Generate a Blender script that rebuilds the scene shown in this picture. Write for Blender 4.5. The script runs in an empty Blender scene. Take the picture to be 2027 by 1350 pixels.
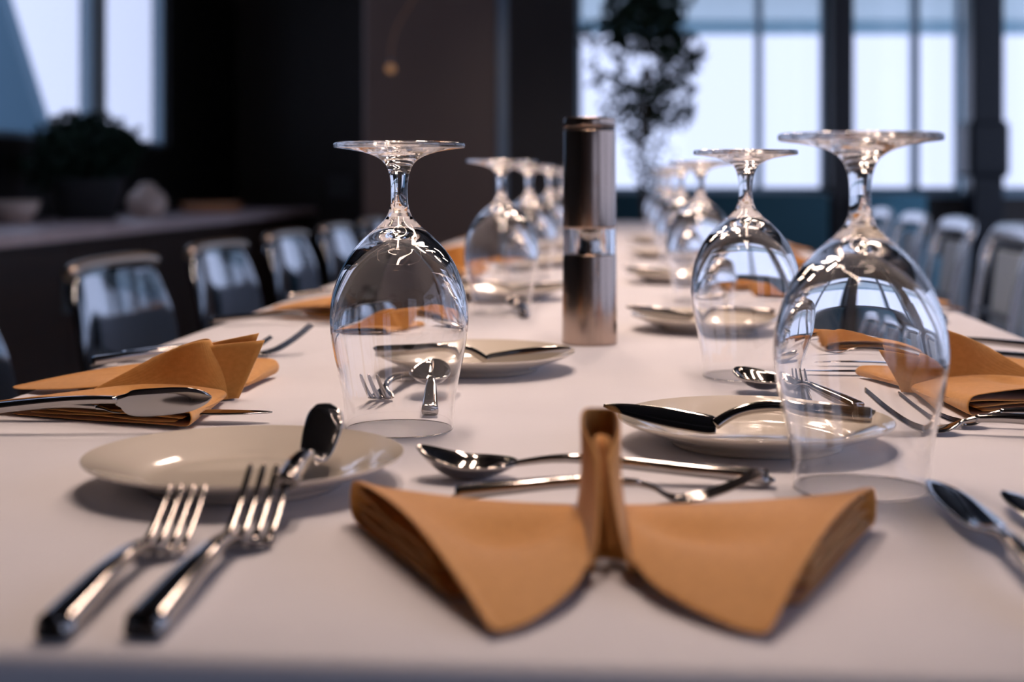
import bpy, math, random
from mathutils import Vector, Matrix
random.seed(7)
C = bpy.context.scene
COL = C.collection
PI = math.pi
T = 0.75                      # height of the cloth surface above the floor
SL = 0.0824                   # the table runs along (SL, 1): slightly turned from the view axis
ANG = -math.atan(SL)

# ------------------------------------------------------------------ camera
cam_d = bpy.data.cameras.new('camera')
cam_d.lens = 50; cam_d.sensor_width = 36; cam_d.sensor_fit = 'HORIZONTAL'
cam_d.shift_y = -320 / 2027
cam_d.clip_start = 0.02; cam_d.clip_end = 400
cam_d.dof.use_dof = True
cam_d.dof.focus_distance = 0.99
cam_d.dof.aperture_fstop = 4.6
cam_d.dof.aperture_blades = 8
cam = bpy.data.objects.new('camera', cam_d); COL.objects.link(cam)
cam.location = (0, 0, T + 0.167); cam.rotation_euler = (PI / 2, 0, 0)
C.camera = cam

# ------------------------------------------------------------------ sky, exposure
w = bpy.data.worlds.new('sky'); C.world = w; w.use_nodes = True
bgn = w.node_tree.nodes['Background']
bgn.inputs[0].default_value = (0.65, 0.71, 1.0, 1); bgn.inputs[1].default_value = 1.55
C.view_settings.view_transform = 'Standard'; C.view_settings.look = 'None'
C.view_settings.gamma = 1; C.view_settings.use_curve_mapping = False
C.view_settings.exposure = 0.0
cy = C.cycles
cy.use_denoising = True
cy.caustics_reflective = True; cy.caustics_refractive = True
cy.max_bounces = 16; cy.transmission_bounces = 16; cy.glossy_bounces = 8
cy.diffuse_bounces = 4; cy.transparent_max_bounces = 16
cy.sample_clamp_indirect = 30.0
cy.blur_glossy = 0.3
LAMP = 88.0                   # radiance of the warm lamp diffusers

# ------------------------------------------------------------------ materials
def mat(name, col, rough=0.5, metal=0.0, **kw):
    m = bpy.data.materials.new(name); m.use_nodes = True
    b = m.node_tree.nodes['Principled BSDF']
    b.inputs['Base Color'].default_value = (*col, 1)
    b.inputs['Roughness'].default_value = rough
    b.inputs['Metallic'].default_value = metal
    for k, v in kw.items():
        b.inputs[k.replace('_', ' ')].default_value = v
    return m

def noise_col(m, c1, c2, scale=(30, 30, 30), nscale=5, bump=0.0, rough=None, detail=4):
    nt = m.node_tree; b = nt.nodes['Principled BSDF']
    tc = nt.nodes.new('ShaderNodeTexCoord'); mp = nt.nodes.new('ShaderNodeMapping')
    mp.inputs['Scale'].default_value = scale
    n = nt.nodes.new('ShaderNodeTexNoise'); n.inputs['Scale'].default_value = nscale
    n.inputs['Detail'].default_value = detail
    nt.links.new(tc.outputs['Object'], mp.inputs[0]); nt.links.new(mp.outputs[0], n.inputs[0])
    r = nt.nodes.new('ShaderNodeValToRGB')
    r.color_ramp.elements[0].position = 0.3; r.color_ramp.elements[1].position = 0.7
    r.color_ramp.elements[0].color = (*c1, 1); r.color_ramp.elements[1].color = (*c2, 1)
    nt.links.new(n.outputs[0], r.inputs[0]); nt.links.new(r.outputs[0], b.inputs['Base Color'])
    if bump:
        bp = nt.nodes.new('ShaderNodeBump'); bp.inputs['Strength'].default_value = bump
        bp.inputs['Distance'].default_value = 0.001
        nt.links.new(n.outputs[0], bp.inputs['Height']); nt.links.new(bp.outputs[0], b.inputs['Normal'])
    return m

def weave(m, scale, strength):
    nt = m.node_tree; b = nt.nodes['Principled BSDF']
    tc = nt.nodes.new('ShaderNodeTexCoord')
    hs = []
    for d in 'XY':
        wv = nt.nodes.new('ShaderNodeTexWave'); wv.bands_direction = d
        wv.inputs['Scale'].default_value = scale; wv.inputs['Distortion'].default_value = 1.0
        nt.links.new(tc.outputs['Object'], wv.inputs[0]); hs.append(wv)
    a = nt.nodes.new('ShaderNodeMath'); a.operation = 'MULTIPLY'
    nt.links.new(hs[0].outputs['Fac'], a.inputs[0]); nt.links.new(hs[1].outputs['Fac'], a.inputs[1])
    bp = nt.nodes.new('ShaderNodeBump'); bp.inputs['Strength'].default_value = strength
    bp.inputs['Distance'].default_value = 0.0004
    nt.links.new(a.outputs[0], bp.inputs['Height']); nt.links.new(bp.outputs[0], b.inputs['Normal'])

M = {}
M['cloth'] = noise_col(mat('white_cloth', (.8, .77, .76), .85, Sheen_Weight=.1), (.675, .67, .725), (.73, .725, .785), (3, 3, 3), 2)
M['napkin'] = noise_col(mat('amber_cloth', (.5, .22, .07), .8, Sheen_Weight=.25), (.56, .255, .052), (.64, .30, .070), (40, 40, 40), 6)
weave(M['napkin'], 400, .25)
M['steel'] = mat('polished_steel', (.40, .375, .36), .08, 1)
M['blade'] = mat('blade_steel', (.38, .37, .37), .06, 1)
M['mill'] = noise_col(mat('brushed_steel', (.4, .33, .29), .22, 1, Anisotropic=.6), (.36, .28, .235), (.47, .36, .30), (400, 400, 4), 3)
M['plate'] = mat('cream_porcelain', (.74, .67, .58), .12, 0, Coat_Weight=.6, Coat_Roughness=.04)
M['black'] = mat('black_plastic', (.012, .012, .013), .35)
M['glass'] = mat('clear_glass', (1, 1, 1), 0, 0, Transmission_Weight=1.0, IOR=1.5)
M['chairblack'] = mat('dark_polished_metal', (.24, .265, .29), .085, 1)
M['chairseat'] = noise_col(mat('slate_leather', (.03, .032, .04), .45), (.022, .024, .032), (.035, .037, .046), (20, 20, 20), 5)
M['rail'] = mat('amber_glint_metal', (.55, .46, .38), .32, 1)  # warm tint paints the amber lamp glint into the chair rails
M['backpad'] = mat('pale_blue_pad', (.42, .49, .55), .6)
M['chrome'] = mat('chair_leg_metal', (.5, .53, .56), .25, 1)
M['wood'] = noise_col(mat('dark_wood', (.05, .025, .015), .45), (.017, .008, .005), (.030, .015, .009), (1, 1, 12), 3)
M['counter'] = noise_col(mat('pale_stone', (.42, .36, .35), .35), (.55, .44, .44), (.66, .54, .54), (2, 2, 2), 4)
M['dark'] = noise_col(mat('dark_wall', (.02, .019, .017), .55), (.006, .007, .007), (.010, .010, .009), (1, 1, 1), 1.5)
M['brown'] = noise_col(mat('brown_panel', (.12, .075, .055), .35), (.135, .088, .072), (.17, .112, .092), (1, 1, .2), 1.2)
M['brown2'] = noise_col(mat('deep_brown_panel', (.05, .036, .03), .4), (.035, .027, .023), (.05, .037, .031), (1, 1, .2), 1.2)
M['trim'] = mat('window_tinted_metal', (.16, .22, .29), .3, .3)  # window reflection on the corner strip is put into this blue
M['frame'] = mat('window_frame_paint', (.30, .42, .50), .4)
M['column'] = mat('dark_column_paint', (.022, .019, .022), .45)
M['column2'] = mat('navy_gloss_column', (.006, .009, .016), .35, 0, Coat_Weight=0)
M['ceiling'] = mat('dark_ceiling', (.045, .04, .038), .7)
M['ceilingrib'] = mat('ceiling_rib', (.09, .08, .075), .6)
M['floor'] = noise_col(mat('blue_grey_floor', (.28, .31, .34), .28), (.40, .44, .48), (.50, .54, .58), (1, 1, 1), 1.5)
M['teal'] = mat('dark_teal_fabric', (.018, .085, .115), .8, Sheen_Weight=.2)
M['teal2'] = mat('teal_fabric', (.12, .34, .46), .8, Sheen_Weight=.2)
M['leaf'] = noise_col(mat('dark_leaf', (.012, .032, .02), .75, Specular_IOR_Level=.2), (.005, .016, .011), (.012, .03, .017), (8, 8, 8), 3)
M['bark'] = noise_col(mat('bark', (.05, .035, .025), .8), (.03, .02, .015), (.07, .05, .035), (10, 10, 2), 4)
M['pot'] = mat('charcoal_pot', (.02, .022, .024), .5)
M['cream'] = mat('cream_ceramic', (.6, .47, .40), .4)
M['tray'] = mat('amber_tray', (.45, .20, .09), .5)
M['plaster'] = mat('pale_switch', (.10, .10, .10), .5)
M['concrete'] = mat('blue_grey_render', (.11, .22, .30), .8)
M['terrace'] = mat('terrace_stone', (.78, .82, .86), .7)
M['wallpaint'] = mat('grey_pier', (.2, .22, .22), .6)
M['soil'] = mat('soil', (.03, .02, .015), .9)
M['lampbody'] = mat('lamp_housing', (.03, .028, .026), .4)

def emit(name, col, s):
    m = bpy.data.materials.new(name); m.use_nodes = True; nt = m.node_tree
    nt.nodes.remove(nt.nodes['Principled BSDF'])
    e = nt.nodes.new('ShaderNodeEmission'); e.inputs[0].default_value = (*col, 1); e.inputs[1].default_value = s
    nt.links.new(e.outputs[0], nt.nodes['Material Output'].inputs[0]); return m
M['lamp'] = emit('warm_lamp', (1.0, .745, .60), LAMP)
M['reflected_glow'] = emit('amber_reflection', (1.0, .5, .25), .28)  # weak glow standing in for a blurred amber reflection

def pane_mat():                                       # thin window glass: clear with a Fresnel reflection
    m = bpy.data.materials.new('window_glass'); m.use_nodes = True; nt = m.node_tree
    nt.nodes.remove(nt.nodes['Principled BSDF'])
    t = nt.nodes.new('ShaderNodeBsdfTransparent'); t.inputs[0].default_value = (.95, .97, .98, 1)
    g = nt.nodes.new('ShaderNodeBsdfGlossy'); g.inputs['Roughness'].default_value = .02
    lw = nt.nodes.new('ShaderNodeLayerWeight'); lw.inputs[0].default_value = .5
    pw = nt.nodes.new('ShaderNodeMath'); pw.operation = 'POWER'; pw.inputs[1].default_value = 5
    nt.links.new(lw.outputs['Facing'], pw.inputs[0])
    fr = nt.nodes.new('ShaderNodeMath'); fr.operation = 'MULTIPLY_ADD'; fr.inputs[1].default_value = .96; fr.inputs[2].default_value = .04
    nt.links.new(pw.outputs[0], fr.inputs[0])
    mx = nt.nodes.new('ShaderNodeMixShader')
    nt.links.new(fr.outputs[0], mx.inputs[0]); nt.links.new(t.outputs[0], mx.inputs[1])
    nt.links.new(g.outputs[0], mx.inputs[2]); nt.links.new(mx.outputs[0], nt.nodes['Material Output'].inputs[0])
    return m
M['pane'] = pane_mat()

# ------------------------------------------------------------------ helpers
def obj(name, vf, m, parent=None, smooth=True, kind=None, loc=None):
    v, f = vf
    me = bpy.data.meshes.new(name); me.from_pydata([tuple(p) for p in v], [], f); me.update()
    if smooth:
        me.polygons.foreach_set('use_smooth', [True] * len(me.polygons))
    me.materials.append(m)
    o = bpy.data.objects.new(name, me); COL.objects.link(o)
    if parent: o.parent = parent
    if kind: o['kind'] = kind
    if loc: o.location = loc
    return o

def tag(o, label, cat, group=None):
    o['label'] = label; o['category'] = cat
    if group: o['group'] = group
    return o

def thing(name, label, cat, loc=(0, 0, 0), rz=0, group=None):
    o = bpy.data.objects.new(name, None); COL.objects.link(o); o.empty_display_size = .05
    o.location = loc; o.rotation_euler = (0, 0, rz)
    return tag(o, label, cat, group)

def copy_thing(src, label, loc, rz=0, group=None, rx=None, scale=None):
    def rec(o, parent):
        c = o.copy(); COL.objects.link(c)
        if parent: c.parent = parent
        for ch in list(o.children): rec(ch, c)
        return c
    r = rec(src, None); r['label'] = label; r.location = loc
    r.rotation_euler = (rx[0], rx[1], rz) if rx else (0, 0, rz)
    if scale: r.scale = scale
    if group: r['group'] = group
    return r

def join(*vfs):
    V, F = [], []
    for v, f in vfs:
        n = len(V); V += list(v); F += [tuple(i + n for i in q) for q in f]
    return V, F

def box(x0, x1, y0, y1, z0, z1, bev=0.0):
    if bev <= 0:
        v = [(x, y, z) for z in (z0, z1) for (x, y) in ((x0, y0), (x1, y0), (x1, y1), (x0, y1))]
        return v, [(3, 2, 1, 0), (4, 5, 6, 7), (0, 1, 5, 4), (1, 2, 6, 5), (2, 3, 7, 6), (3, 0, 4, 7)]
    # bevelled box: three rings
    def ring(i, z):
        return [(x0 + i, y0 + bev, z), (x0 + bev, y0 + i, z), (x1 - bev, y0 + i, z), (x1 - i, y0 + bev, z),
                (x1 - i, y1 - bev, z), (x1 - bev, y1 - i, z), (x0 + bev, y1 - i, z), (x0 + i, y1 - bev, z)]
    rs = [ring(bev * .6, z0), ring(0, z0 + bev), ring(0, z1 - bev), ring(bev * .6, z1)]
    v = sum(rs, []); f = []
    for k in range(3):
        for i in range(8):
            j = (i + 1) % 8; f.append((k * 8 + i, k * 8 + j, k * 8 + 8 + j, k * 8 + 8 + i))
    f.append(tuple(range(7, -1, -1))); f.append(tuple(range(24, 32)))
    return v, f

def rot_vf(vf, ang, off=(0, 0, 0)):
    c, s = math.cos(ang), math.sin(ang)
    return [(x * c - y * s + off[0], x * s + y * c + off[1], z + off[2]) for x, y, z in vf[0]], vf[1]

def cat(P, n):                                        # Catmull-Rom through tuples of any length
    out = []
    k = len(P)
    for i in range(k - 1):
        p0, p1, p2, p3 = P[max(i - 1, 0)], P[i], P[i + 1], P[min(i + 2, k - 1)]
        for j in range(n):
            t = j / n
            out.append(tuple(.5 * (2 * b + (c - a) * t + (2 * a - 5 * b + 4 * c - d) * t * t + (3 * b - a - 3 * c + d) * t ** 3)
                             for a, b, c, d in zip(p0, p1, p2, p3)))
    out.append(tuple(P[-1])); return out

def lathe(prof, seg=64, flip=False):
    v, f = [], []; rows = []
    for r, z in prof:
        if r < 1e-6:
            rows.append([len(v)]); v.append((0, 0, z))
        else:
            rows.append(list(range(len(v), len(v) + seg)))
            v += [(r * math.cos(2 * PI * i / seg), r * math.sin(2 * PI * i / seg), z) for i in range(seg)]
    for a, b in zip(rows, rows[1:]):
        for i in range(seg):
            j = (i + 1) % seg
            if len(a) == 1 and len(b) == 1: continue
            if len(a) == 1: q = (a[0], b[j], b[i])
            elif len(b) == 1: q = (a[i], a[j], b[0])
            else: q = (a[i], a[j], b[j], b[i])
            f.append(q[::-1] if flip else q)
    return v, f

def loft(secs, n=20, ex=2.8):
    """secs: (centre, side, up, half width, half thickness); closed ends"""
    v, f = [], []
    for c, s, u, hw, ht in secs:
        for i in range(n):
            a = 2 * PI * i / n; ca, sa = math.cos(a), math.sin(a)
            x = math.copysign(abs(ca) ** (2 / ex), ca) * hw; y = math.copysign(abs(sa) ** (2 / ex), sa) * ht
            v.append(c + s * x + u * y)
    for k in range(len(secs) - 1):
        for i in range(n):
            j = (i + 1) % n; f.append((k * n + i, k * n + j, k * n + n + j, k * n + n + i))
    f.append(tuple(range(n - 1, -1, -1))); L = (len(secs) - 1) * n; f.append(tuple(range(L, L + n)))
    return v, f

def spine(pts, n=20, ex=2.8, sub=4, roll=0.0):
    """pts: (x, y, z, half width, half thickness); spine mostly along x"""
    P = cat(pts, sub); secs = []
    for i, p in enumerate(P):
        a, b = P[max(i - 1, 0)], P[min(i + 1, len(P) - 1)]
        t = Vector((b[0] - a[0], b[1] - a[1], b[2] - a[2])).normalized()
        s = Vector((0, 0, 1)).cross(t)
        s = s.normalized() if s.length > 1e-4 else Vector((0, 1, 0))
        u = t.cross(s)
        if roll:
            R = Matrix.Rotation(roll, 3, t); s, u = R @ s, R @ u
        secs.append((Vector(p[:3]), s, u, max(p[3], 1e-4), max(p[4], 1e-4)))
    return loft(secs, n, ex)

def tube(pts, r, n=8):
    return spine([(*p, r, r) for p in pts], n, 2.0, 3)

def grid(fn, nu, nv):
    v = [fn(i / nu, j / nv) for i in range(nu + 1) for j in range(nv + 1)]
    f = [(i * (nv + 1) + j, (i + 1) * (nv + 1) + j, (i + 1) * (nv + 1) + j + 1, i * (nv + 1) + j + 1) for i in range(nu) for j in range(nv)]
    return v, f

def solid(o, t, off=0.0, sub=0):
    m = o.modifiers.new('solid', 'SOLIDIFY'); m.thickness = t; m.offset = off
    if sub:
        s = o.modifiers.new('sub', 'SUBSURF'); s.levels = sub; s.render_levels = sub
    return o

def struct(name, vf, m, parent=None, smooth=False):
    o = obj(name, vf, m, parent, smooth)
    if not parent: o['kind'] = 'structure'
    return o

# ------------------------------------------------------------------ room shell
YB = 9.2                       # the glazed back wall
XW0, XW1 = 0.4167, 3.75
struct('floor', box(-4.2, 3.95, -3.2, YB + .2, -.1, 0), M['floor'])
ce = struct('ceiling', box(-3.1, 3.95, -3.2, YB + .2, 3.2, 3.3), M['ceiling'])
for k in range(9):
    struct('ceiling_rib', box(-2.9, 3.75, -2.6 + k * 1.35, -2.45 + k * 1.35, 3.06, 3.2), M['ceilingrib'], ce)
struct('wall_front', join(box(-3.2, 1.3, -3.2, -3.0, 0, 3.2), box(2.7, 3.95, -3.2, -3.0, 0, 3.2), box(1.3, 2.7, -3.2, -3.0, 2.6, 3.2)), M['brown'])
w_ = struct('window_10', join(box(1.3, 1.36, -3.12, -3.06, 0, 2.6), box(2.64, 2.7, -3.12, -3.06, 0, 2.6), box(1.97, 2.03, -3.12, -3.06, 0, 2.6), box(1.36, 2.64, -3.12, -3.06, 2.54, 2.6)), M['frame'])
for p, q in ((1.36, 1.97), (2.03, 2.64)):
    struct('pane', box(p, q, -3.09, -3.084, .01, 2.54), M['pane'], w_)
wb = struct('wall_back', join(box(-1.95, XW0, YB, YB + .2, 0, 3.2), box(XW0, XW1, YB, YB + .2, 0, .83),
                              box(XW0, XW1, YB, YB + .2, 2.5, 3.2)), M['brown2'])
struct('sill', box(XW0, XW1, YB - .06, YB, .80, .835), M['frame'], wb)

def window(name, x0, x1, z0, z1, transom, mulls, y=YB + .06):
    fw = .035
    w_ = struct(name, join(box(x0, x1, y, y + .07, z0, z0 + fw), box(x0, x1, y, y + .07, z1 - fw, z1),
                           box(x0, x0 + fw, y, y + .07, z0, z1), box(x1 - fw, x1, y, y + .07, z0, z1)), M['frame'])
    struct('transom_bar', box(x0 + fw, x1 - fw, y - .01, y + .08, transom, transom + .075), M['frame'], w_)
    xs = [x0 + fw]
    for mx in mulls:
        struct('mullion', box(mx - .019, mx + .019, y - .015, y + .085, z0 + fw, z1 - fw), M['frame'], w_)
        xs += [mx - .019, mx + .019]
    xs.append(x1 - fw)
    for i in range(0, len(xs), 2):
        for a, b in ((z0 + fw, transom), (transom + .075, z1 - fw)):
            struct('pane', box(xs[i], xs[i + 1], y + .03, y + .036, a, b), M['pane'], w_)
    return w_
window('window_1', XW0, 2.05, .83, 2.5, 2.2, (1.61,))
window('window_2', 2.19, 2.93, .83, 2.5, 2.2, (2.63,))
window('window_3', 3.10, XW1, .83, 2.5, 2.2, ())
struct('column', box(2.05, 2.19, YB - .10, YB + .2, 0, 3.2, .01), M['column'])
c2 = struct('column', box(2.87, 3.065, YB - .35, YB - .15, 0, 3.2, .012), M['column2'])
struct('column_collar', box(2.84, 3.095, YB - .38, YB - .12, .93, 1.28, .03), M['column2'], c2)

# right wall: glazed as well, out of the frame
XR = 3.75
struct('wall_right', join(box(XR, XR + .2, -3.2, YB, 0, .35), box(XR, XR + .2, -3.2, YB, 3.05, 3.2), box(XR, XR + .2, -3.2, -2.7, .35, 3.05),
                          *[box(XR, XR + .2, y, y + .2, .35, 3.05) for y in (.15, 3.1, 6.05, 9.0)]), M['dark'])
for i, (a, b) in enumerate(((-2.7, .15), (.35, 3.1), (3.3, 6.05), (6.25, 9.0))):
    w_ = struct('window_%d' % (4 + i), join(box(XR + .06, XR + .13, a, b, .35, .40), box(XR + .06, XR + .13, a, b, 3.0, 3.05), box(XR + .06, XR + .13, a, a + .05, .4, 3.0),
                box(XR + .06, XR + .13, b - .05, b, .4, 3.0), box(XR + .05, XR + .14, (a + b) / 2 - .025, (a + b) / 2 + .025, .4, 3.0)), M['frame'])
    for p, q in ((a + .05, (a + b) / 2 - .025), ((a + b) / 2 + .025, b - .05)):
        struct('pane', box(XR + .09, XR + .096, p, q, .4, 3.0), M['pane'], w_)

# left wall, running along the table direction, with a deep window above the sideboard
def rb(a0, a1, b0, b1, z0, z1, bev=0):               # a along the table direction, b across it
    return rot_vf(box(b0, b1, a0, a1, z0, z1, bev), ANG)
WL = -2.53
ZS, ZT = 1.09, 2.9
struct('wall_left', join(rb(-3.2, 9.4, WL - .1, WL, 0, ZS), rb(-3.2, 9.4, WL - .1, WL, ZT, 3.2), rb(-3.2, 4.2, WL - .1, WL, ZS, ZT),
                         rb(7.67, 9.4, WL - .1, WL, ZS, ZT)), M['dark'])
struct('trim_1', rb(6.63, 6.705, WL - .1, WL + .005, ZS, ZT), M['wallpaint'])
for i, (a, b) in enumerate(((4.2, 6.63), (6.705, 7.67))):
    w_ = struct('window_%d' % (8 + i), join(rb(a, b, WL - .08, WL - .03, ZS, ZS + .03), rb(a, b, WL - .08, WL - .03, ZT - .03, ZT),
                rb(a, a + .03, WL - .08, WL - .03, ZS + .03, ZT - .03), rb(b - .03, b, WL - .08, WL - .03, ZS + .03, ZT - .03)), M['frame'])
    struct('pane', rb(a + .03, b - .03, WL - .060, WL - .054, ZS + .03, ZT - .03), M['pane'], w_)

# brown pillar behind the table with a metal corner strip
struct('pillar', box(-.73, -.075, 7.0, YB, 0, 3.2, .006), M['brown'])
struct('trim_2', join(box(-.074, -.02, 6.985, 7.04, 0, 3.2), box(-.074, -.05, 7.04, 7.4, 0, 3.2)), M['trim'])

# outside
struct('ground', box(-60, 60, YB + .4, 150, -.25, -.2), M['terrace'])
struct('ground', box(4.2, 60, -40, YB + .4, -.25, -.2), M['terrace'])
struct('ground', box(-60, -4.4, -40, YB + .4, -.25, -.2), M['terrace'])
def slanted(y0, y1):
    pr = [(-9, -.2), (-3.12, -.2), (-3.33, 1.33), (-3.60, 2.2), (-3.95, 3.4), (-9, 3.4)]
    n = len(pr); v = [(x, y0, z) for x, z in pr] + [(x, y1, z) for x, z in pr]
    f = [tuple(range(n)), tuple(range(2 * n - 1, n - 1, -1))] + [(i, i + n, (i + 1) % n + n, (i + 1) % n) for i in range(n)]
    return v, f
M['beam'] = mat('pale_beam_paint', (.42, .60, .68), .5)
def awning_mat():
    m = bpy.data.materials.new('awning_fabric'); m.use_nodes = True; nt = m.node_tree
    nt.nodes.remove(nt.nodes['Principled BSDF'])
    d = nt.nodes.new('ShaderNodeBsdfDiffuse'); d.inputs[0].default_value = (.78, .86, .88, 1)
    t = nt.nodes.new('ShaderNodeBsdfTranslucent'); t.inputs[0].default_value = (.84, .88, .86, 1)
    mx = nt.nodes.new('ShaderNodeMixShader'); mx.inputs[0].default_value = .5
    nt.links.new(d.outputs[0], mx.inputs[1]); nt.links.new(t.outputs[0], mx.inputs[2])
    nt.links.new(mx.outputs[0], nt.nodes['Material Output'].inputs[0]); return m
M['awning'] = awning_mat()
cn = struct('terrace_canopy', ([(-.6, YB + .45, 2.36), (30, YB + .45, 2.36), (30, 12.85, 2.36), (-.6, 12.85, 2.36)], [(0, 1, 2, 3)]), M['awning'])
solid(cn, .004)
struct('fascia_beam', box(-.6, 30, 12.85, 13.0, 2.235, 2.36), M['beam'], cn)
for k in range(7):
    struct('canopy_post', box(-.5 + k * 4.6, -.38 + k * 4.6, 12.86, 12.98, -.2, 2.235), M['beam'], cn)
tag(obj('buttress_wall', slanted(10.0, 10.25), M['concrete'], None, False), 'blue grey slanting buttress wall outside the left window', 'wall')

# ------------------------------------------------------------------ lamps over the table (out of the frame, seen in reflections)
def tdir(a, b=0.0):            # point on the table: a along, b across from the table's middle line
    c, s = math.cos(ANG), math.sin(ANG)
    return (-.029 + b * c - a * s, b * s + a * c)
def make_lamp():
    t = thing('linear_pendant_lamp', '', 'lamp')
    obj('housing', join(box(-.035, .035, -.37, .37, .012, .06), box(-.035, -.029, -.37, .37, -.03, .012), box(.029, .035, -.37, .37, -.03, .012), box(-.029, .029, -.37, -.362, -.03, .012), box(-.029, .029, .362, .37, -.03, .012)), M['lampbody'], t, False)
    obj('diffuser', box(-.020, .020, -.36, .36, 0, .012), M['lamp'], t, False)
    for s in (-.3, .3):
        obj('cable', box(-.002, .002, s - .002, s + .002, .06, 3.2 - 2.12), M['black'], t, False)
    return t
lamp0 = make_lamp(); first = True
wordn = ['nearest', 'second', 'third', 'fourth', 'fifth', 'sixth', 'seventh']
for i, a in enumerate((1.25, 2.55, 3.85)):
    for s, side in ((-.16, 'left'), (.16, 'right')):
        x, y = tdir(a, s)
        lab = 'slim warm linear lamp hanging over the table, %s in the %s row' % (wordn[i], side)
        if first: lamp0.location = (x, y, 2.12); lamp0.rotation_euler[2] = ANG; lamp0['label'] = lab; lamp0['group'] = 'lamps over the table'; first = False
        else: copy_thing(lamp0, lab, (x, y, 2.12), ANG, 'lamps over the table')

# ------------------------------------------------------------------ table and cloth
A0, A1 = .487, 5.7
tb = thing('dining_table', 'long dining table hidden under the white tablecloth', 'table', (0, 0, 0), 0)
HW = .448
def tbx(a0, a1, b0, b1, z0, z1, bev=0):
    v, f = rot_vf(box(b0, b1, a0, a1, z0, z1, bev), ANG); return [(x - .029, y, z) for x, y, z in v], f
obj('tabletop', tbx(A0 + .012, A1 - .012, -HW + .012, HW - .012, T - .035, T - .004), M['wood'], tb, False)
for a in (A0 + .15, 3.0, A1 - .15):
    for b in (-HW + .12, HW - .12):
        obj('leg', tbx(a - .04, a + .04, b - .04, b + .04, 0, T - .035, .008), M['wood'], tb, False)
def cloth():
    R = .010
    prof = [(0, 0)]            # outward offset, height: over the edge and down
    prof = [(-.05, 0), (-R, 0), (-R * .6, -R * .08), (-R * .2, -R * .4), (0, -R), (.001, -.05), (.004, -.15), (.008, -.26)]
    v, f, rings = [], [], []
    per = []
    na, nb = 90, 16
    for i in range(na): per.append((A0 + (A1 - A0) * i / na, -HW, 0, -1))
    for i in range(nb): per.append((A1, -HW + 2 * HW * i / nb, 1, 0))
    for i in range(na): per.append((A1 - (A1 - A0) * i / na, HW, 0, 1))
    for i in range(nb): per.append((A0, HW - 2 * HW * i / nb, -1, 0))
    N = len(per)
    for k, (o_, z) in enumerate(prof):
        for i, (a, b, na_, nb_) in enumerate(per):
            wv = (1 + .8 * math.sin(i * 1.7) + .5 * math.sin(i * .61)) if k > 5 else 1
            oo = o_ * wv
            ca = max(-1, min(1, ((a - (A0 + A1) / 2) / ((A1 - A0) / 2)))); cb = b / HW
            sa = (1 if ca > .999 else -1 if ca < -.999 else 0); sb = (1 if cb > .999 else -1 if cb < -.999 else 0)
            v.append((*tdir(a + oo * sa, b + oo * sb), T + z))
    for k in range(len(prof) - 1):
        for i in range(N):
            j = (i + 1) % N; f.append((k * N + i, k * N + j, (k + 1) * N + j, (k + 1) * N + i))
    f = [q[::-1] for q in f]
    k = len(v); ga, gb = 60, 12
    for i in range(ga + 1):
        for j in range(gb + 1):
            v.append((*tdir(A0 + .05 + (A1 - A0 - .1) * i / ga, -HW + .05 + (2 * HW - .1) * j / gb), T))
    f += [(k + i * (gb + 1) + j, k + i * (gb + 1) + j + 1, k + (i + 1) * (gb + 1) + j + 1, k + (i + 1) * (gb + 1) + j) for i in range(ga) for j in range(gb)]
    return v, f
cl = obj('tablecloth', cloth(), M['cloth'])
tag(cl, 'pinkish white tablecloth over the long dining table', 'tablecloth')

# ------------------------------------------------------------------ goblets
OUT = [(.0362, 0), (.0366, .010), (.0376, .021), (.0407, .0367), (.0440, .0524), (.0460, .066), (.0463, .0765), (.0442, .0915), (.0384, .1077),
       (.0313, .119), (.0226, .1284), (.0140, .1358), (.0085, .1420)]
INN = [(.0354, 0), (.0358, .010), (.0367, .021), (.0397, .0367), (.0429, .0524), (.0448, .066), (.0447, .0765), (.0420, .0905), (.0352, .1060),
       (.0265, .1165), (.0160, .1245), (.0075, .1285), (0, .1297)]
STEM = [(.0085, .1420), (.0063, .1480), (.0056, .156), (.0058, .164), (.0068, .1705)]
FOOT = [(.0068, .1705), (.0092, .1765), (.0145, .1812), (.0230, .1845), (.0330, .1864), (.0425, .1876), (.0437, .1884), (.0440, .1897), (.0436, .1910), (.0425, .1916)]
def make_goblet():
    t = thing('wine_goblet', '', 'glass')
    o_ = cat(OUT, 9); i_ = cat(INN, 9); i_[-1] = (0, i_[-1][1])
    bowl = i_[::-1] + [(.0358, -.0003 + .0003)] + o_
    obj('bowl', lathe(bowl, 120, False), M['glass'], t)
    obj('stem', lathe(cat(STEM, 9), 120), M['glass'], t)
    obj('foot', lathe(cat(FOOT, 9) + [(.025, .1917), (.012, .1913), (0, .1911)], 120), M['glass'], t)
    return t
gob = make_goblet()
gob.location = (-.0755, .953, T + .0002); gob['group'] = 'upturned goblets'
gob['label'] = 'upturned clear wine goblet on the left, sharp and nearest on that side'
def goblet(x, y, label, rz=0.0):
    copy_thing(gob, label, (x, y, T + .0002), rz, 'upturned goblets')
goblet(.1885, .77, 'largest upturned clear goblet in front at right, beside the near napkin', .7)
goblet(.1982, 1.207, 'upturned clear goblet just behind the largest one at right', 1.3)
goblet(-.0130, 1.77, 'blurred upturned goblet directly behind the sharp left goblet', .4)
goblet(.2580, 1.95, 'blurred upturned goblet, third in the right row', .2)
goblet(.0290, 2.40, 'third upturned goblet in the left row, partly overlapped by the second', .9)
goblet(.0830, 3.10, 'fourth upturned goblet in the left row, just left of the pepper mill', .1)
for k, (x, y) in enumerate(((.315, 2.66), (.372, 3.36), (.430, 4.06), (.490, 4.78))):
    goblet(x, y, 'far blurred upturned goblet in the right row, %s from the camera' % wordn[k + 3], k * .5)
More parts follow.
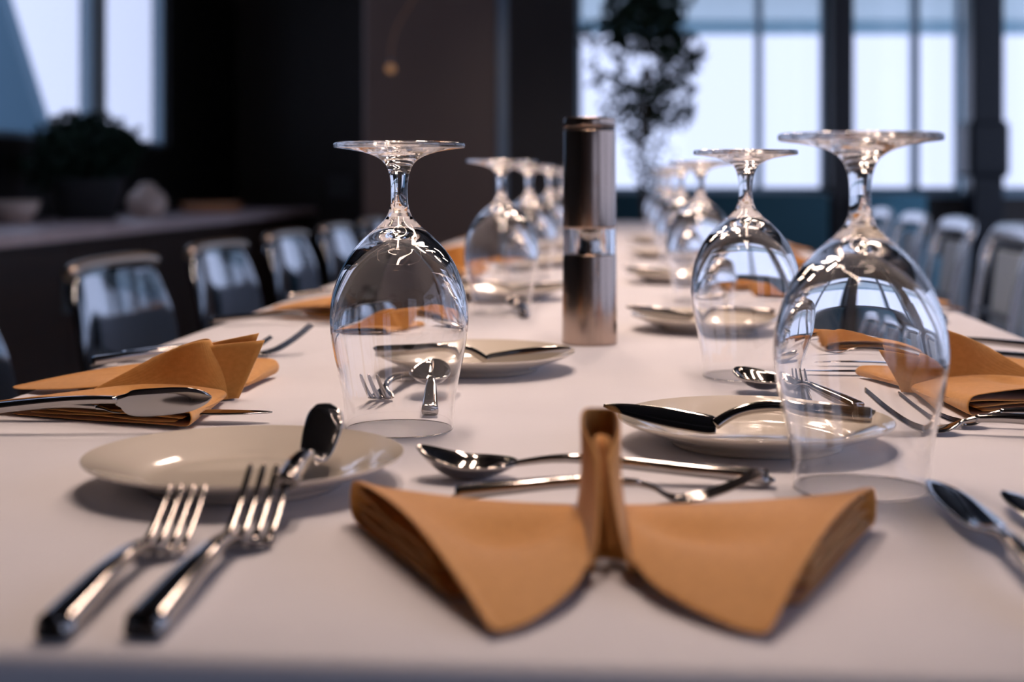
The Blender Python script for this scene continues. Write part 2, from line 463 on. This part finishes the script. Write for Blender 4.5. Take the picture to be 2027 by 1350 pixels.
for k, (x, y) in enumerate(((.135, 3.8), (.195, 4.5))):
    goblet(x, y, 'far blurred upturned goblet in the left row hidden behind the mill, %s from the camera' % wordn[k + 4], k * .5)

# ------------------------------------------------------------------ plates
PR = .0867; PH = .017
PL = [(0, .0042), (.030, .0040), (.046, .0042), (.053, .0052), (.060, .0082), (.070, .0118), (.080, .0152), (.0856, .0168), (.0867, .0170),
      (.0868, .0162), (.0850, .0148), (.074, .0104), (.062, .0060), (.056, .0032), (.0535, .0004), (.051, 0), (.049, .0004), (.047, .0016), (.025, .0017), (0, .0018)]
def plate_vf():
    return lathe([(max(r, 0), z) for r, z in cat(PL, 4)], 96, True)
pl0 = obj('side_plate', plate_vf(), M['plate'])
pl0.location = (-.1464, .7796, T + .0003)
tag(pl0, 'round cream side plate at front left, behind the two forks', 'plate', 'cream side plates')
def plate(x, y, label):
    c = pl0.copy(); COL.objects.link(c); c.location = (x, y, T + .0003); c['label'] = label; return c
plate(.1541, .899, 'cream side plate at right, standing behind the largest goblet')
plate(-.0316, 1.246, 'cream side plate behind the sharp left goblet, beside the mill')
plate(.2190, 1.579, 'blurred cream side plate behind the second right goblet')
plate(-.010, 1.985, 'blurred cream side plate behind the second left goblet')
plate(.2715, 2.306, 'blurred cream side plate behind the third right goblet')
for k in range(2):
    plate(.329 + k * .058, 3.02 + k * .7, 'far cream side plate on the right side, at the %s setting' % wordn[k + 3])
    plate(.045 + k * .058, 2.72 + k * .7, 'far cream side plate on the left side, at the %s setting' % wordn[k + 2])

# ------------------------------------------------------------------ cutlery (x runs from the handle end to the tip)
HANDLE = [(0, .0036, .0048, .0026), (.004, .0040, .0060, .0036), (.03, .0052, .0062, .0040), (.5, .0098, .0048, .0032), (.8, .0112, .0034, .0026), (1, .0098, .0027, .0022)]
def handle_pts(L, arch=1.0, wid=1.0, up=0.0):
    return [(f * L if f != .004 else .002, 0, .0042 + (z - .0040) * arch + up * f, w_ * wid, t * wid) for f, z, w_, t in HANDLE]

def make_fork(name, L, W, nt, tip, hw=1.0, cat_='fork'):
    """handle 58 %, head 20 %, tines 22 %+; the root of the tines touches the cloth"""
    t = thing(name, '', cat_)
    hl = L * .60
    hp = handle_pts(hl, 1.0, hw); hp[-1] = (hl, 0, .0105, .0026 * hw, .002 * hw)
    obj('handle', spine(hp, 20, 3.4, 5), M['steel'], t)
    xr = L * .76
    head = [(hl - .001, 0, .0105, .0027 * hw, .0019), (L * .645, 0, .0082, .0030, .0014), (L * .68, 0, .0050, W * .36, .0010), (L * .715, 0, .0028, W * .49, .0009),
            (xr, 0, .0024, W * .5, .0009)]
    obj('head', spine(head, 20, 2.6, 5), M['steel'], t)
    pit = W / nt
    for k in range(nt):
        y = (k - (nt - 1) / 2) * pit
        def zt(f): return .0024 + (tip - .0024) * f ** 1.5
        pts = [(xr - .003 + (L - xr + .003) * f, y * (1 - .04 * f), zt(f), pit * (.36 - .16 * f) * (.45 if f == 1 else 1), .0010 - .0003 * f) for f in (0, .25, .5, .75, .95, 1)]
        obj('tine', spine(pts, 12, 2.6, 3), M['steel'], t)
    return t

def make_spoon(name, L, W, tip, cat_='spoon'):
    t = thing(name, '', cat_)
    bl = W * 1.5; hl = L - bl
    hp = handle_pts(hl, 1.0); hp[-2] = (hl * .8, 0, .0125, .0030, .0024); hp[-1] = (hl + .004, 0, .0085, .0024, .0015)
    obj('handle', spine(hp, 20, 3.4, 5), M['steel'], t)
    xc = hl + bl * .5; d = W * .22
    def fn(i, j):
        r = i; a = 2 * PI * j
        x = xc + bl * .5 * r * math.cos(a)
        y = W * .5 * r * math.sin(a) * (1 - .14 * math.cos(a))
        rimz = d + .001 + (tip - d) * max(0, (x - xc) / (bl * .5)) ** 1.5 * .9
        z = rimz * r * r + .0008
        return (x, y, z)
    b = obj('bowl', grid(fn, 10, 36), M['steel'], t); solid(b, .0013, -1)
    return t

def make_knife(name, L, bw, hfrac=.47, broll=0.0, cat_='knife'):
    t = thing(name, '', cat_)
    hl = L * hfrac
    obj('handle', spine(handle_pts(hl, 1.0, 1.0), 20, 3.4, 5), M['steel'], t)
    bl = L - hl
    bp = [(hl - .001, 0, .0095, .0030, .0018), (hl + bl * .05, 0, .0088, .0046, .0014), (hl + bl * .16, -.001, .0074 , bw * .46, .0011), (hl + bl * .45, -.0005, .0069, bw * .5, .0010),
          (hl + bl * .75, .0005, .0069, bw * .44, .0008), (hl + bl * .93, .002, .0070, bw * .24, .0007), (hl + bl, .003, .0070, .0008, .0005)]
    obj('blade', spine(bp, 20, 3.6, 5, broll), M['blade'], t)
    return t

def make_butter_knife(L=.168):
    t = thing('butter_knife', '', 'knife')
    hl = L * .58
    hp = [(0, 0, .0170, .0036, .0040), (.004, 0, .0172, .0046, .0050), (hl * .35, 0, .0190, .0044, .0046), (hl * .65, 0, .0205, .0038, .0038), (hl * .86, 0, .0160, .0030, .0032), (hl, 0, .0075, .0026, .0036)]
    obj('handle', spine(hp, 20, 3.2, 6), M['steel'], t)
    bl = L - hl
    bp = [(hl - .001, 0, .0072, .0012, .0055), (hl + bl * .08, 0, .0078, .0011, .0068), (hl + bl * .45, 0, .0122, .0010, .0066), (hl + bl * .8, 0, .0165, .0008, .0042), (hl + bl, 0, .0190, .0005, .0010)]
    obj('blade', spine(bp, 16, 2.2, 6), M['blade'], t)
    return t

def lay(src, a, b, label, z=0.0, pitch=0.0, roll=0.0, group=None, use=False):
    rz = math.atan2(b[1] - a[1], b[0] - a[0])
    if use:
        r = src; r['label'] = label
        if group: r['group'] = group
    else:
        r = copy_thing(src, label, (0, 0, 0), 0, group)
    r.rotation_mode = 'XYZ'
    R = Matrix.Rotation(rz, 4, 'Z') @ Matrix.Rotation(-pitch, 4, 'Y') @ Matrix.Rotation(roll, 4, 'X')
    r.rotation_euler = R.to_euler('XYZ')
    r.location = (a[0], a[1], T + .0004 + z)
    return r

GF, GK = 'table forks', 'table knives'
forkA = make_fork('table_fork', .158, .0235, 4, .022, 1.12)
forkB = make_fork('table_fork', .175, .0270, 4, .0280, 1.25)
lay(forkA, (-.1650, .514), (-.1535, .667), 'leftmost fork in front, smaller of the two at the head setting', group=GF, use=True)
lay(forkB, (-.1330, .5165), (-.1180, .683), 'larger fork in front, right beside the leftmost fork', group=GF, use=True)
dk = make_knife('table_knife', .228, .0205)
lay(dk, (.2085, .527), (.2235, .748), 'table knife at the right front, its blade tip by the largest goblet', group=GK, use=True)
lay(dk, (.2470, .500), (.2540, .726), 'table knife cut off by the right frame edge, beside another knife', group=GK)
sp = make_spoon('dessert_spoon', .192, .0375, .017)
lay(sp, (.138, .772), (-.054, .797), 'dessert spoon lying behind the near napkin, bowl to the left', use=True)
fkC = make_fork('dessert_fork', .157, .019, 4, .017, .95)
lay(fkC, (-.0285, .733), (.1270, .7300), 'dessert fork behind the near napkin, tines to the right', use=True)

bk = make_butter_knife()
# right plate: along the plate, handle to the right
lay(bk, (.224, .882), (.0565, .905), 'butter knife lying across the right cream plate, blade pointing left', z=.0050, roll=.55, group='butter knives', use=True)
# left plate: pointing away from the camera
bk2 = thing('butter_knife', 'butter knife on the front left plate, broad dark blade pointing away', 'knife', (0, 0, 0), 0, 'butter knives')
obj('handle', spine([(0, 0, .0175, .0040, .0034), (.003, 0, .0178, .0052, .0044), (.03, 0, .0195, .0050, .0044), (.06, 0, .0185, .0042, .0038), (.078, 0, .0135, .0034, .0034), (.084, 0, .0115, .0034, .0030)], 20, 3.2, 6), M['steel'], bk2)
obj('blade', spine([(.083, 0, .0112, .0040, .0022), (.088, 0, .0115, .0075, .0011), (.102, 0, .0165, .0098, .0009), (.120, 0, .0240, .0108, .0009), (.134, .001, .0295, .0092, .0008), (.142, .003, .0325, .0045, .0006)], 16, 2.2, 6), M['blade'], bk2)
lay(bk2, (-.1080, .681), (-.1060, .823), bk2['label'], z=.004, use=True)
# plate beside the mill: handle to the left
lay(bk, (-.118, 1.214), (.050, 1.205), 'butter knife on the plate by the mill, handle to the left', z=.0045, group='butter knives')
lay(bk, (.292, 1.562), (.125, 1.600), 'butter knife on the blurred plate behind the second right goblet', z=.0045, group='butter knives')
lay(bk, (-.095, 1.97), (.072, 1.965), 'butter knife on the blurred plate behind the second left goblet', z=.0045, group='butter knives')
lay(bk, (.345, 2.29), (.180, 2.325), 'butter knife on the far right plate behind the third goblet', z=.0045, group='butter knives')

# left diner: cake fork and teaspoon seen through the sharp goblet
cf = make_fork('cake_fork', .140, .021, 3, .024, .95)
lay(cf, (-.083, 1.180), (-.1065, 1.040), 'small three tined fork seen through the sharp left goblet', use=True)
ts = make_spoon('teaspoon', .134, .037, .012)
lay(ts, (-.0570, 1.000), (-.0610, 1.150), 'teaspoon leaning against the plate behind the sharp left goblet', z=.0, pitch=.09, use=True)
# right diner
lay(ts, (.246, 1.012), (.176, 1.135), 'teaspoon just behind the right cream plate', z=.001, pitch=.03)
fkD = make_fork('cake_fork', .150, .022, 4, .022, .95)
lay(fkD, (.205, 1.005), (.2215, 1.150), 'small fork behind the right plate, tines standing up', use=True)

# left diner: forks beyond the napkin, knives nearer the camera
lay(forkA, (-.372, 1.262), (-.172, 1.325), 'table fork behind the left napkin, only handle and tines showing', group=GF)
lay(forkB, (-.355, 1.298), (-.180, 1.365), 'table fork furthest behind the left napkin', group=GF)
lay(dk, (-.392, .987), (-.205, .975), 'table knife at the left edge, lying flat before the left napkin', group=GK)
dk2 = make_knife('table_knife', .202, .0185, .70, 1.45)
lay(dk2, (-.400, .930), (-.198, .940), 'table knife behind the front left plate, blade tip tilted up', z=.004, pitch=.055, roll=.12, group=GK, use=True)
# right diner: forks nearer the camera, knives beyond
lay(forkA, (.420, .935), (.262, .968), 'table fork to the right of the largest goblet', group=GF)
lay(forkB, (.405, .905), (.245, .943), 'table fork seen through the right side of the largest goblet', group=GF)
lay(dk, (.515, 1.365), (.318, 1.398), 'table knife behind the right napkin with its blade to the left', group=GK)
lay(dk, (.470, 1.290), (.257, 1.262), 'thin edged knife running under the far wing of the right napkin', group=GK)
# second settings
lay(dk, (-.345, 1.632), (-.135, 1.640), 'table knife before the second napkin in the left row', group=GK)
lay(forkA, (-.310, 1.960), (-.130, 2.02), 'table fork beyond the second napkin in the left row', group=GF)
lay(forkB, (.500, 1.640), (.335, 1.660), 'table fork before the second napkin in the right row', group=GF)
lay(dk, (.560, 2.085), (.360, 2.105), 'table knife beyond the second napkin in the right row', group=GK)
lay(ts, (.015, 1.70), (.008, 1.84), 'teaspoon seen through the second left goblet', z=0, pitch=.03)

# ------------------------------------------------------------------ napkins (u across, v toward the diner)
def make_napkin(name, seed=0, layers=True, fz=.036):
    rnd = random.Random(seed)
    t = thing(name, '', 'napkin')
    def lerp(a, b, f): return a + (b - a) * f
    def wing(sgn, F, tip, inner):
        ph = rnd.random() * 6
        def fn(s, q):
            # q: 0 front edge on top, .62 the fold at the back, 1 front of the lower layer
            fr = cat([inner, (inner[0] - .009, inner[1] + .030, .006), (F[0] + .014, F[1] - .010, .0025), F], 10)
            p_f = Vector(fr[min(int(s * 30), 30)])
            p_b = Vector((lerp(-.012, tip[0], s), lerp(-.022, tip[1], s), lerp(.012, tip[2], s ** 2)))
            if q <= .55:
                h = q / .55
                p = p_f.lerp(p_b, h)
                arch = math.sin(PI * h) * (.006 + .004 * s)
                dip = -.0075 * math.exp(-((h - .52) / .14) ** 2) * math.sin(PI * min(1, s * 1.1)) ** 1 
                p.z += arch + dip * (1 + .3 * math.sin(5 * s + ph))
            elif q <= .72:
                a = (q - .55) / .17 * PI
                rr = p_b.z * .5 - .001
                dirv = (p_b - p_f); dirv.z = 0; dirv.normalize()
                p = p_b + dirv * (math.sin(a) * .006); p.z = p_b.z - rr * (1 - math.cos(a))
            else:
                h = (q - .72) / .28
                e = p_b.lerp(p_f, .75 * h); p = Vector((e.x, e.y, .002 + .0015 * math.sin(4 * h + ph)))
            if s > .925 and q < .6: p.z += .0011
            p.z = max(p.z, .0012)
            return (p.x * sgn, p.y, p.z)
        o = obj('wing', grid(fn, 22, 30), M['napkin'], t); solid(o, .0013, 0, 1)
        if layers:
            def ly(k):
                def g(s, q):
                    s2 = .25 + .735 * s - .012 * k
                    p_f = Vector((lerp(inner[0], F[0], s2), lerp(inner[1], F[1], s2), 0)); p_b = Vector((lerp(-.012, tip[0], s2), lerp(-.030, tip[1], s2), 0))
                    zt = lerp(.012, tip[2], s2 ** 2)
                    p = p_b.lerp(p_f, .04 + .62 * q - .03 * k)
                    z = .0022 + (k + 1) * (zt - .003) / 4 * (1 - .35 * q) + .0008 * math.sin(9 * q + k * 2 + 3 * s)
                    return (p.x * sgn, p.y, z)
                return g
            for k in range(3):
                solid(obj('inner_layer', grid(ly(k), 8, 18), M['napkin'], t), .0011, 0)
    wing(1, (-.053, .139, .0015), (-.134, -.024, .0195), (-.0085, .066, .010))
    wing(-1, (-.049, .136, .0015), (-.120, -.038, .0200), (-.0085, .066, .010))
    # upright centre fold: a loop of cloth open towards the diner, sloping down to the front
    bot = cat([(.0085, .070, .006), (.0125, .045, .001), (.0150, .010, .001), (.0110, -.022, .001), (0, -.032, .001), (-.0110, -.022, .001), (-.0150, .010, .001), (-.0125, .045, .001), (-.0085, .070, .006)], 5)
    top = cat([(.0018, .022, .0430), (.0045, .015, .0480), (.0085, .003, .0550), (.0075, -.009, .0600), (0, -.014, .0600), (-.0075, -.009, .0600), (-.0085, .003, .0550), (-.0045, .015, .0480), (-.0012, .022, .0430)], 5)
    n = len(bot) - 1
    def fin(i, j):
        k = int(round(j * n)); b, tp = Vector(bot[k]), Vector(top[k])
        p = b.lerp(tp, i)
        p.x *= 1 - .25 * math.sin(PI * i)
        return tuple(p)
    o = obj('centre_fold', grid(fin, 12, n), M['napkin'], t); solid(o, .0016, 0, 1)
    # inner tongue inside the loop
    def tongue(i, j):
        x = (j - .5) * (.021 - .014 * min(1, i * 1.6)); return (x, .050 - .040 * i - .010 * math.cos((j - .5) * PI), .004 + .046 * i)
    solid(obj('inner_fold', grid(tongue, 10, 6), M['napkin'], t), .0012, 0)
    # rear flap with its own peak
    for u0, dv, dz in ((.0035, 0, 0), (-.0035, -.005, -.006)):     # two leaves of the rear flap, each with a pointed peak
        c0, c1, c2, c3 = Vector((u0 * 2, -.012, .002)), Vector((u0 * 2, -.030 + dv, .002)), Vector((u0, -.047 + dv, fz + dz)), Vector((u0, -.004, fz * .80))
        def flap(i, j):
            p = c0.lerp(c1, j).lerp(c3.lerp(c2, j), i); p.x += .003 * math.sin(PI * j) * math.sin(PI * i); return tuple(p)
        solid(obj('rear_flap', grid(flap, 10, 10), M['napkin'], t), .0016, 0)
    return t
GN = 'amber folded napkins'
# local y = toward the diner
nap = make_napkin('folded_napkin', 1)
nap['label'] = 'amber napkin folded with two spread wings, nearest the camera'; nap['group'] = GN
nap.location = (.0405, .650, T + .0006); nap.rotation_euler = (0, 0, PI)
nap.scale = (.98, 1, 1)
nap2 = make_napkin('folded_napkin', 4, True, .066)
nap2['group'] = GN; nap2['label'] = 'amber folded napkin at the left edge with two pointed peaks'
nap2.location = (-.245, 1.078, T + .0006); nap2.rotation_euler = (0, 0, PI / 2); nap2.scale = (1, 1.12, .75)
def napkin(x, y, rz, label, sc=(1, 1, 1)):
    copy_thing(nap2, label, (x, y, T + .0006), rz, GN, None, sc)
napkin(.348, 1.120, -PI / 2, 'amber folded napkin at the right edge behind the largest goblet', (-1.0, 1.12, .82))
napkin(-.165, 1.765, PI / 2 + ANG, 'blurred amber napkin, second in the left row', (1.0, 1.1, .8))
napkin(.430, 1.86, -PI / 2 + ANG, 'blurred amber napkin, second in the right row', (1.0, 1.1, .8))
for k in range(3):
    napkin(-.105 + k * .058, 2.5 + k * .7, PI / 2 + ANG, 'far amber napkin in the left row, %s from the camera' % wordn[k + 2], (1, 1.1, .85))
    napkin(.480 + k * .058, 2.56 + k * .7, -PI / 2 + ANG, 'far amber napkin in the right row, %s from the camera' % wordn[k + 2], (1, 1.1, .85))

# ------------------------------------------------------------------ pepper mill
ml = thing('pepper_mill', 'tall brushed steel electric pepper mill with a clear window, standing mid table', 'pepper mill', (.0789, 1.447, T + .0003))
obj('lower_body', lathe([(0, 0), (.0272, 0), (.0279, .001), (.0280, .003), (.0276, .030), (.0272, .0895), (.0268, .0908), (.0262, .0910), (0, .0910)], 64), M['mill'], ml)
obj('clear_window', lathe([(.0222, .0912), (.0268, .0912), (.0268, .1168), (.0222, .1168), (.0222, .0912)], 64), M['glass'], ml, False)
obj('grinder_core', lathe([(0, .0911), (.0120, .0911), (.0130, .0930), (.0100, .0990), (.0095, .1100), (.0140, .1160), (.0150, .1169), (0, .1169)], 48), M['steel'], ml)
obj('upper_body', lathe([(0, .1170), (.0262, .1170), (.0268, .1173), (.0270, .1190), (.0265, .2155), (.0262, .2165), (0, .2165)], 64), M['mill'], ml)
obj('groove_ring', lathe([(0, .2166), (.0254, .2166), (.0256, .2170), (.0256, .2190), (.0254, .2194), (0, .2194)], 64), M['black'], ml)
obj('top_cap', lathe([(0, .2195), (.0262, .2195), (.0265, .2200), (.0263, .2280), (.0258, .2290), (.0200, .2294), (0, .2290)], 64), M['mill'], ml)

# ------------------------------------------------------------------ chairs
def make_chair():
    t = thing('dining_chair', '', 'chair')
    def back(i, j):            # i: height, j: across
        yy = (j - .5) * 2
        z = .40 + .355 * i
        e = max(0, abs(yy) - .72) / .28
        z -= .045 * e ** 2 * i ** 3
        hwid = .235 + .018 * math.sin(PI * i)
        x = -.262 - .0923 * max(0, i - .28) ** 2 + .024 * yy * yy
        return (x, yy * hwid, z)
    b = obj('backrest', grid(back, 14, 20), M['chairblack'], t); solid(b, .022, 0, 1)
    obj('seat', box(-.23, .23, -.235, .235, .42, .47, .018), M['chairseat'], t)
    for sx in (-1, 1):
        for sy in (-1, 1):
            obj('leg', spine([(sx * .20, sy * .20, .42, .014, .014), (sx * .215, sy * .208, .2, .012, .012), (sx * .235, sy * .215, 0.0, .010, .010)], 12, 3, 3), M['chrome'], t)
    obj('top_rail', tube([(-.308 + .024 * y * y, y * .225, .752 - .03 * max(0, abs(y) - .75)) for y in (-1, -.8, -.4, 0, .4, .8, 1)], .015, 12), M['rail'], t)
    return t
ch = make_chair()
ch['group'] = 'glossy black chairs'
lab = ['glossy black chair on the left, nearest and cut off by the frame', 'glossy black chair on the left, the first with an amber glint on its top', 'glossy black chair on the left, second with an amber glint',
       'glossy black chair on the left, next after the two amber glints', 'glossy black chair on the left, partly behind the sharp goblet', 'farthest glossy black chair on the left, behind the sharp goblet']
for k in range(6):
    y = 2.07 + .7 * k; x = -.555 + .058 * k
    if k == 0: y -= .17; x += .02
    if k == 0: ch.location = (x, y, 0); ch.rotation_euler[2] = ANG; ch['label'] = lab[0]
    else: copy_thing(ch, lab[k], (x, y, 0), ANG, 'glossy black chairs')
M['pale'] = mat('pale_glossy_frame', (.62, .64, .66), .16, .75)
def make_open_chair():
    t = thing('open_back_chair', '', 'chair')
    # an arched band: two posts that bow outward into a rolled top rail
    P = [(-.205, -.200, .44), (-.222, -.202, .55), (-.243, -.210, .66), (-.262, -.222, .72), (-.280, -.205, .755), (-.286, -.12, .765), (-.288, 0, .768),
         (-.286, .12, .765), (-.280, .205, .755), (-.262, .222, .72), (-.243, .210, .66), (-.222, .202, .55), (-.205, .200, .44)]
    V = [Vector(p) for p in cat(P, 5)]; secs = []
    for k, p in enumerate(V):
        d = (V[min(k + 1, len(V) - 1)] - V[max(k - 1, 0)]).normalized(); n = Vector((1, 0, .25)); n = (n - d * n.dot(d)).normalized()
        secs.append((p, d.cross(n), n, .030, .011))
    obj('back_band', loft(secs, 16, 2.4), M['pale'], t)
    pv, pf = box(-.17, .17, 0, .016, .46, .715, .007)
    obj('back_panel', ([(-.262 - (z - .46) * .10 + y, x, z) for x, y, z in pv], [q[::-1] for q in pf]), M['backpad'], t, False)
    obj('lower_rail', tube([(-.222, y * .205, .545) for y in (-1, -.5, 0, .5, 1)], .009, 10), M['black'], t)
    obj('seat', box(-.22, .23, -.225, .225, .41, .455, .018), M['chairseat'], t)
    for sx in (-1, 1):
        for sy in (-1, 1):
            obj('leg', spine([(sx * .20, sy * .20, .42, .017, .017), (sx * .215, sy * .208, .2, .015, .015), (sx * .235, sy * .215, 0.0, .012, .012)], 12, 3, 3), M['black'], t)
    return t
oc = make_open_chair()
lab = ['open backed chair with a pale curved top rail, cut off by the right frame edge', 'open backed chair with a pale curved top rail, second from the right edge', 'open backed chair with a pale curved top rail, third from the right edge', 'farthest open backed pale chair, behind the largest goblet']
for k in range(4):
    p = (1.11 + .058 * k, 3.95 + .7 * k, 0)
    if k == 0: oc.location = p; oc.rotation_euler[2] = PI + ANG; oc['label'] = lab[0]; oc['group'] = 'open backed chairs'
    else: copy_thing(oc, lab[k], p, PI + ANG, 'open backed chairs')

# ------------------------------------------------------------------ sideboard along the left wall
sb = thing('sideboard', 'long dark wooden sideboard with a pale stone top along the left wall', 'sideboard')
BX0, BX1 = WL + .02, WL + .70
obj('body', rb(2.4, 8.2, BX0, BX1 - .03, .06, .715), M['wood'], sb, False)
obj('plinth', rb(2.45, 8.15, BX0, BX1 - .08, 0, .06), M['black'], sb, False)
obj('countertop', rb(2.35, 8.25, BX0 - .005, BX1, .715, .75, .004), M['counter'], sb, False)
for k in range(8):
    d = obj('door', rb(2.42 + k * .722, 3.132 + k * .722, BX1 - .03, BX1 - .012, .09, .69, .003), M['wood'], sb, False)
    obj('handle', rb(3.06 + k * .722, 3.075 + k * .722, BX1 - .012, BX1 + .008, .48, .62), M['trim'], d, False)

def leaf_cloud(centers, n, size, rnd):
    v, f = [], []
    for _ in range(n):
        c = Vector(rnd.choice(centers))
        cx, cy_, cz, rx, ry, rz_ = *c[:3], 0, 0, 0
    return v, f
def leaves(blobs, rnd):
    """blobs: (centre, radii, count, leaf length)"""
    v, f = [], []
    for c, r, n, s in blobs:
        for _ in range(n):
            d = Vector((rnd.gauss(0, 1), rnd.gauss(0, 1), rnd.gauss(0, 1))).normalized() * rnd.random() ** .4
            p = Vector((c[0] + d.x * r[0], c[1] + d.y * r[1], c[2] + d.z * r[2]))
            a = Vector((rnd.gauss(0, 1), rnd.gauss(0, 1), rnd.gauss(.2, .8))).normalized()
            b = a.cross(Vector((rnd.gauss(0, 1), rnd.gauss(0, 1), rnd.gauss(0, 1)))).normalized()
            nrm = a.cross(b)
            L = s * rnd.uniform(.7, 1.25); k = len(v)
            v += [p - a * L * .5, p - b * L * .22 + nrm * L * .06, p + a * L * .5, p + b * L * .22 + nrm * L * .06, p]
            f += [(k, k + 1, k + 4), (k + 1, k + 2, k + 4), (k + 2, k + 3, k + 4), (k + 3, k, k + 4)]
    return v, f
rnd = random.Random(3)
bx, by = -1.745, 5.85
bs = thing('potted_bush', 'dark round leafy bush in a planter before the left window', 'plant', (bx, by, .7505))
obj('planter', lathe([(0, 0), (.11, 0), (.15, .16), (.155, .165), (.145, .168), (.14, .15), (0, .15)], 32), M['pot'], bs)
obj('stem', tube([(0, 0, .15), (.01, .01, .25), (-.01, 0, .36)], .012), M['bark'], bs)
o = obj('foliage', leaves([((0, 0, .28), (.22, .2, .13), 1300, .05), ((-.06, 0, .35), (.15, .15, .10), 500, .05), ((.12, 0, .31), (.13, .12, .09), 300, .05), ((-.16, 0, .22), (.12, .15, .1), 300, .05), ((.05, 0, .37), (.12, .12, .075), 250, .045)], rnd), M['leaf'], bs)
o['kind'] = 'stuff'

def ornament(name, prof, m, x, y, label, cat_):
    o = obj(name, lathe(prof, 32), m); o.location = (x, y, .7505); return tag(o, label, cat_)
ornament('ceramic_bowl', [(0, 0), (.05, 0), (.085, .04), (.10, .085), (.094, .085), (.08, .045), (.045, .012), (0, .01)], M['cream'], -1.90, 5.42, 'pale round bowl at the far left on the sideboard', 'bowl')
ornament('ceramic_jar', [(0, 0), (.06, 0), (.085, .03), (.09, .07), (.07, .11), (.04, .125), (.042, .14), (.02, .15), (0, .152)], M['cream'], -1.63, 6.35, 'small pale jar on the sideboard right of the bush', 'jar')
ornament('serving_tray', [(0, 0), (.14, 0), (.155, .05), (.150, .05), (.135, .01), (0, .01)], M['tray'], -1.52, 7.2, 'low amber tray at the far end of the sideboard', 'tray')
sw = obj('switch_plate', join(box(-1.19, -1.03, YB - .012, YB, .80, .94, .003)), M['plaster'], None, False)
tag(sw, 'dim square switch plate on the dark back wall', 'switch')

# ------------------------------------------------------------------ tree, benches and a pendant standing in for a reflection at the back
tx, ty = .585, 6.35
tr = thing('potted_tree', 'tall slender leafy tree in a pot before the window', 'plant', (tx, ty, 0))
obj('pot', lathe([(0, 0), (.15, 0), (.19, .38), (.195, .40), (.18, .40), (.172, .36), (0, .36)], 32), M['pot'], tr)
obj('soil', lathe([(0, .362), (.17, .361)], 32, True), M['soil'], tr)
obj('trunk', tube([(0, 0, .36), (.01, 0, .7), (-.01, 0, 1.0), (.02, .01, 1.4), (.0, 0, 1.8), (.03, 0, 2.2)], .014), M['bark'], tr)
for (z0, dx, dy, dz) in ((1.0, -.12, .03, .25), (1.1, .14, -.04, .3), (1.25, -.17, -.05, .25), (1.35, .2, .03, .22), (1.5, -.2, .04, .3), (1.6, .2, -.03, .3), (.9, .08, .04, .2)):
    obj('branch', tube([(0, 0, z0), (dx * .5, dy * .5, z0 + dz * .6), (dx, dy, z0 + dz)], .006, 6), M['bark'], tr)
o = obj('foliage', leaves([((.0, 0, 1.63), (.20, .18, .16), 650, .065), ((.05, 0, 1.85), (.26, .2, .22), 600, .065), ((.16, 0, 1.48), (.12, .12, .12), 200, .06), ((-.13, 0, 1.38), (.14, .12, .16), 90, .055),
                           ((.10, 0, 1.28), (.15, .12, .17), 260, .06), ((-.05, 0, 1.22), (.13, .12, .16), 150, .06), ((.03, 0, 1.05), (.13, .12, .13), 80, .05), ((.01, 0, .93), (.09, .09, .08), 30, .05), ((-.22, 0, 1.56), (.10, .1, .07), 40, .05)], rnd), M['leaf'], tr)
o['kind'] = 'stuff'

def bench(x0, x1, y, m, label):
    t = thing('banquette_bench', label, 'bench', ((x0 + x1) / 2, y, 0))
    h = (x1 - x0) / 2
    obj('backrest', box(-h, h, .30, .42, .12, .825, .03), m, t)
    obj('seat', box(-h, h, -.22, .31, .22, .45, .03), m, t)
    obj('plinth', box(-h + .03, h - .03, -.18, .40, 0, .22), M['black'], t, False)
bench(.62, 2.0, 8.65, M['teal'], 'dark teal banquette bench under the window right of the tree')
bench(2.18, 2.62, 8.65, M['teal2'], 'lighter teal banquette bench between the dark window columns')

pd = thing('reflection_pendant', 'small added amber globe on a curved cord, standing in for a reflection, before the brown pillar', 'lamp', (-.585, 6.85, 1.45))  # made-up pendant shape for an amber reflection on the pillar
obj('globe', lathe(cat([(0, -.022), (.016, -.016), (.022, 0), (.016, .016), (.005, .022), (0, .022)], 4), 24), M['reflected_glow'], pd)
obj('globe_neck', lathe([(0, .021), (.007, .021), (.007, .045), (0, .046)], 16), M['trim'], pd)
obj('cord', tube([(0, 0, .045), (.006, 0, .12), (.04, 0, .22), (.12, 0, .36), (.2, 0, .6), (.22, 0, 1.0), (.22, 0, 1.75)], .004, 6), M['tray'], pd)
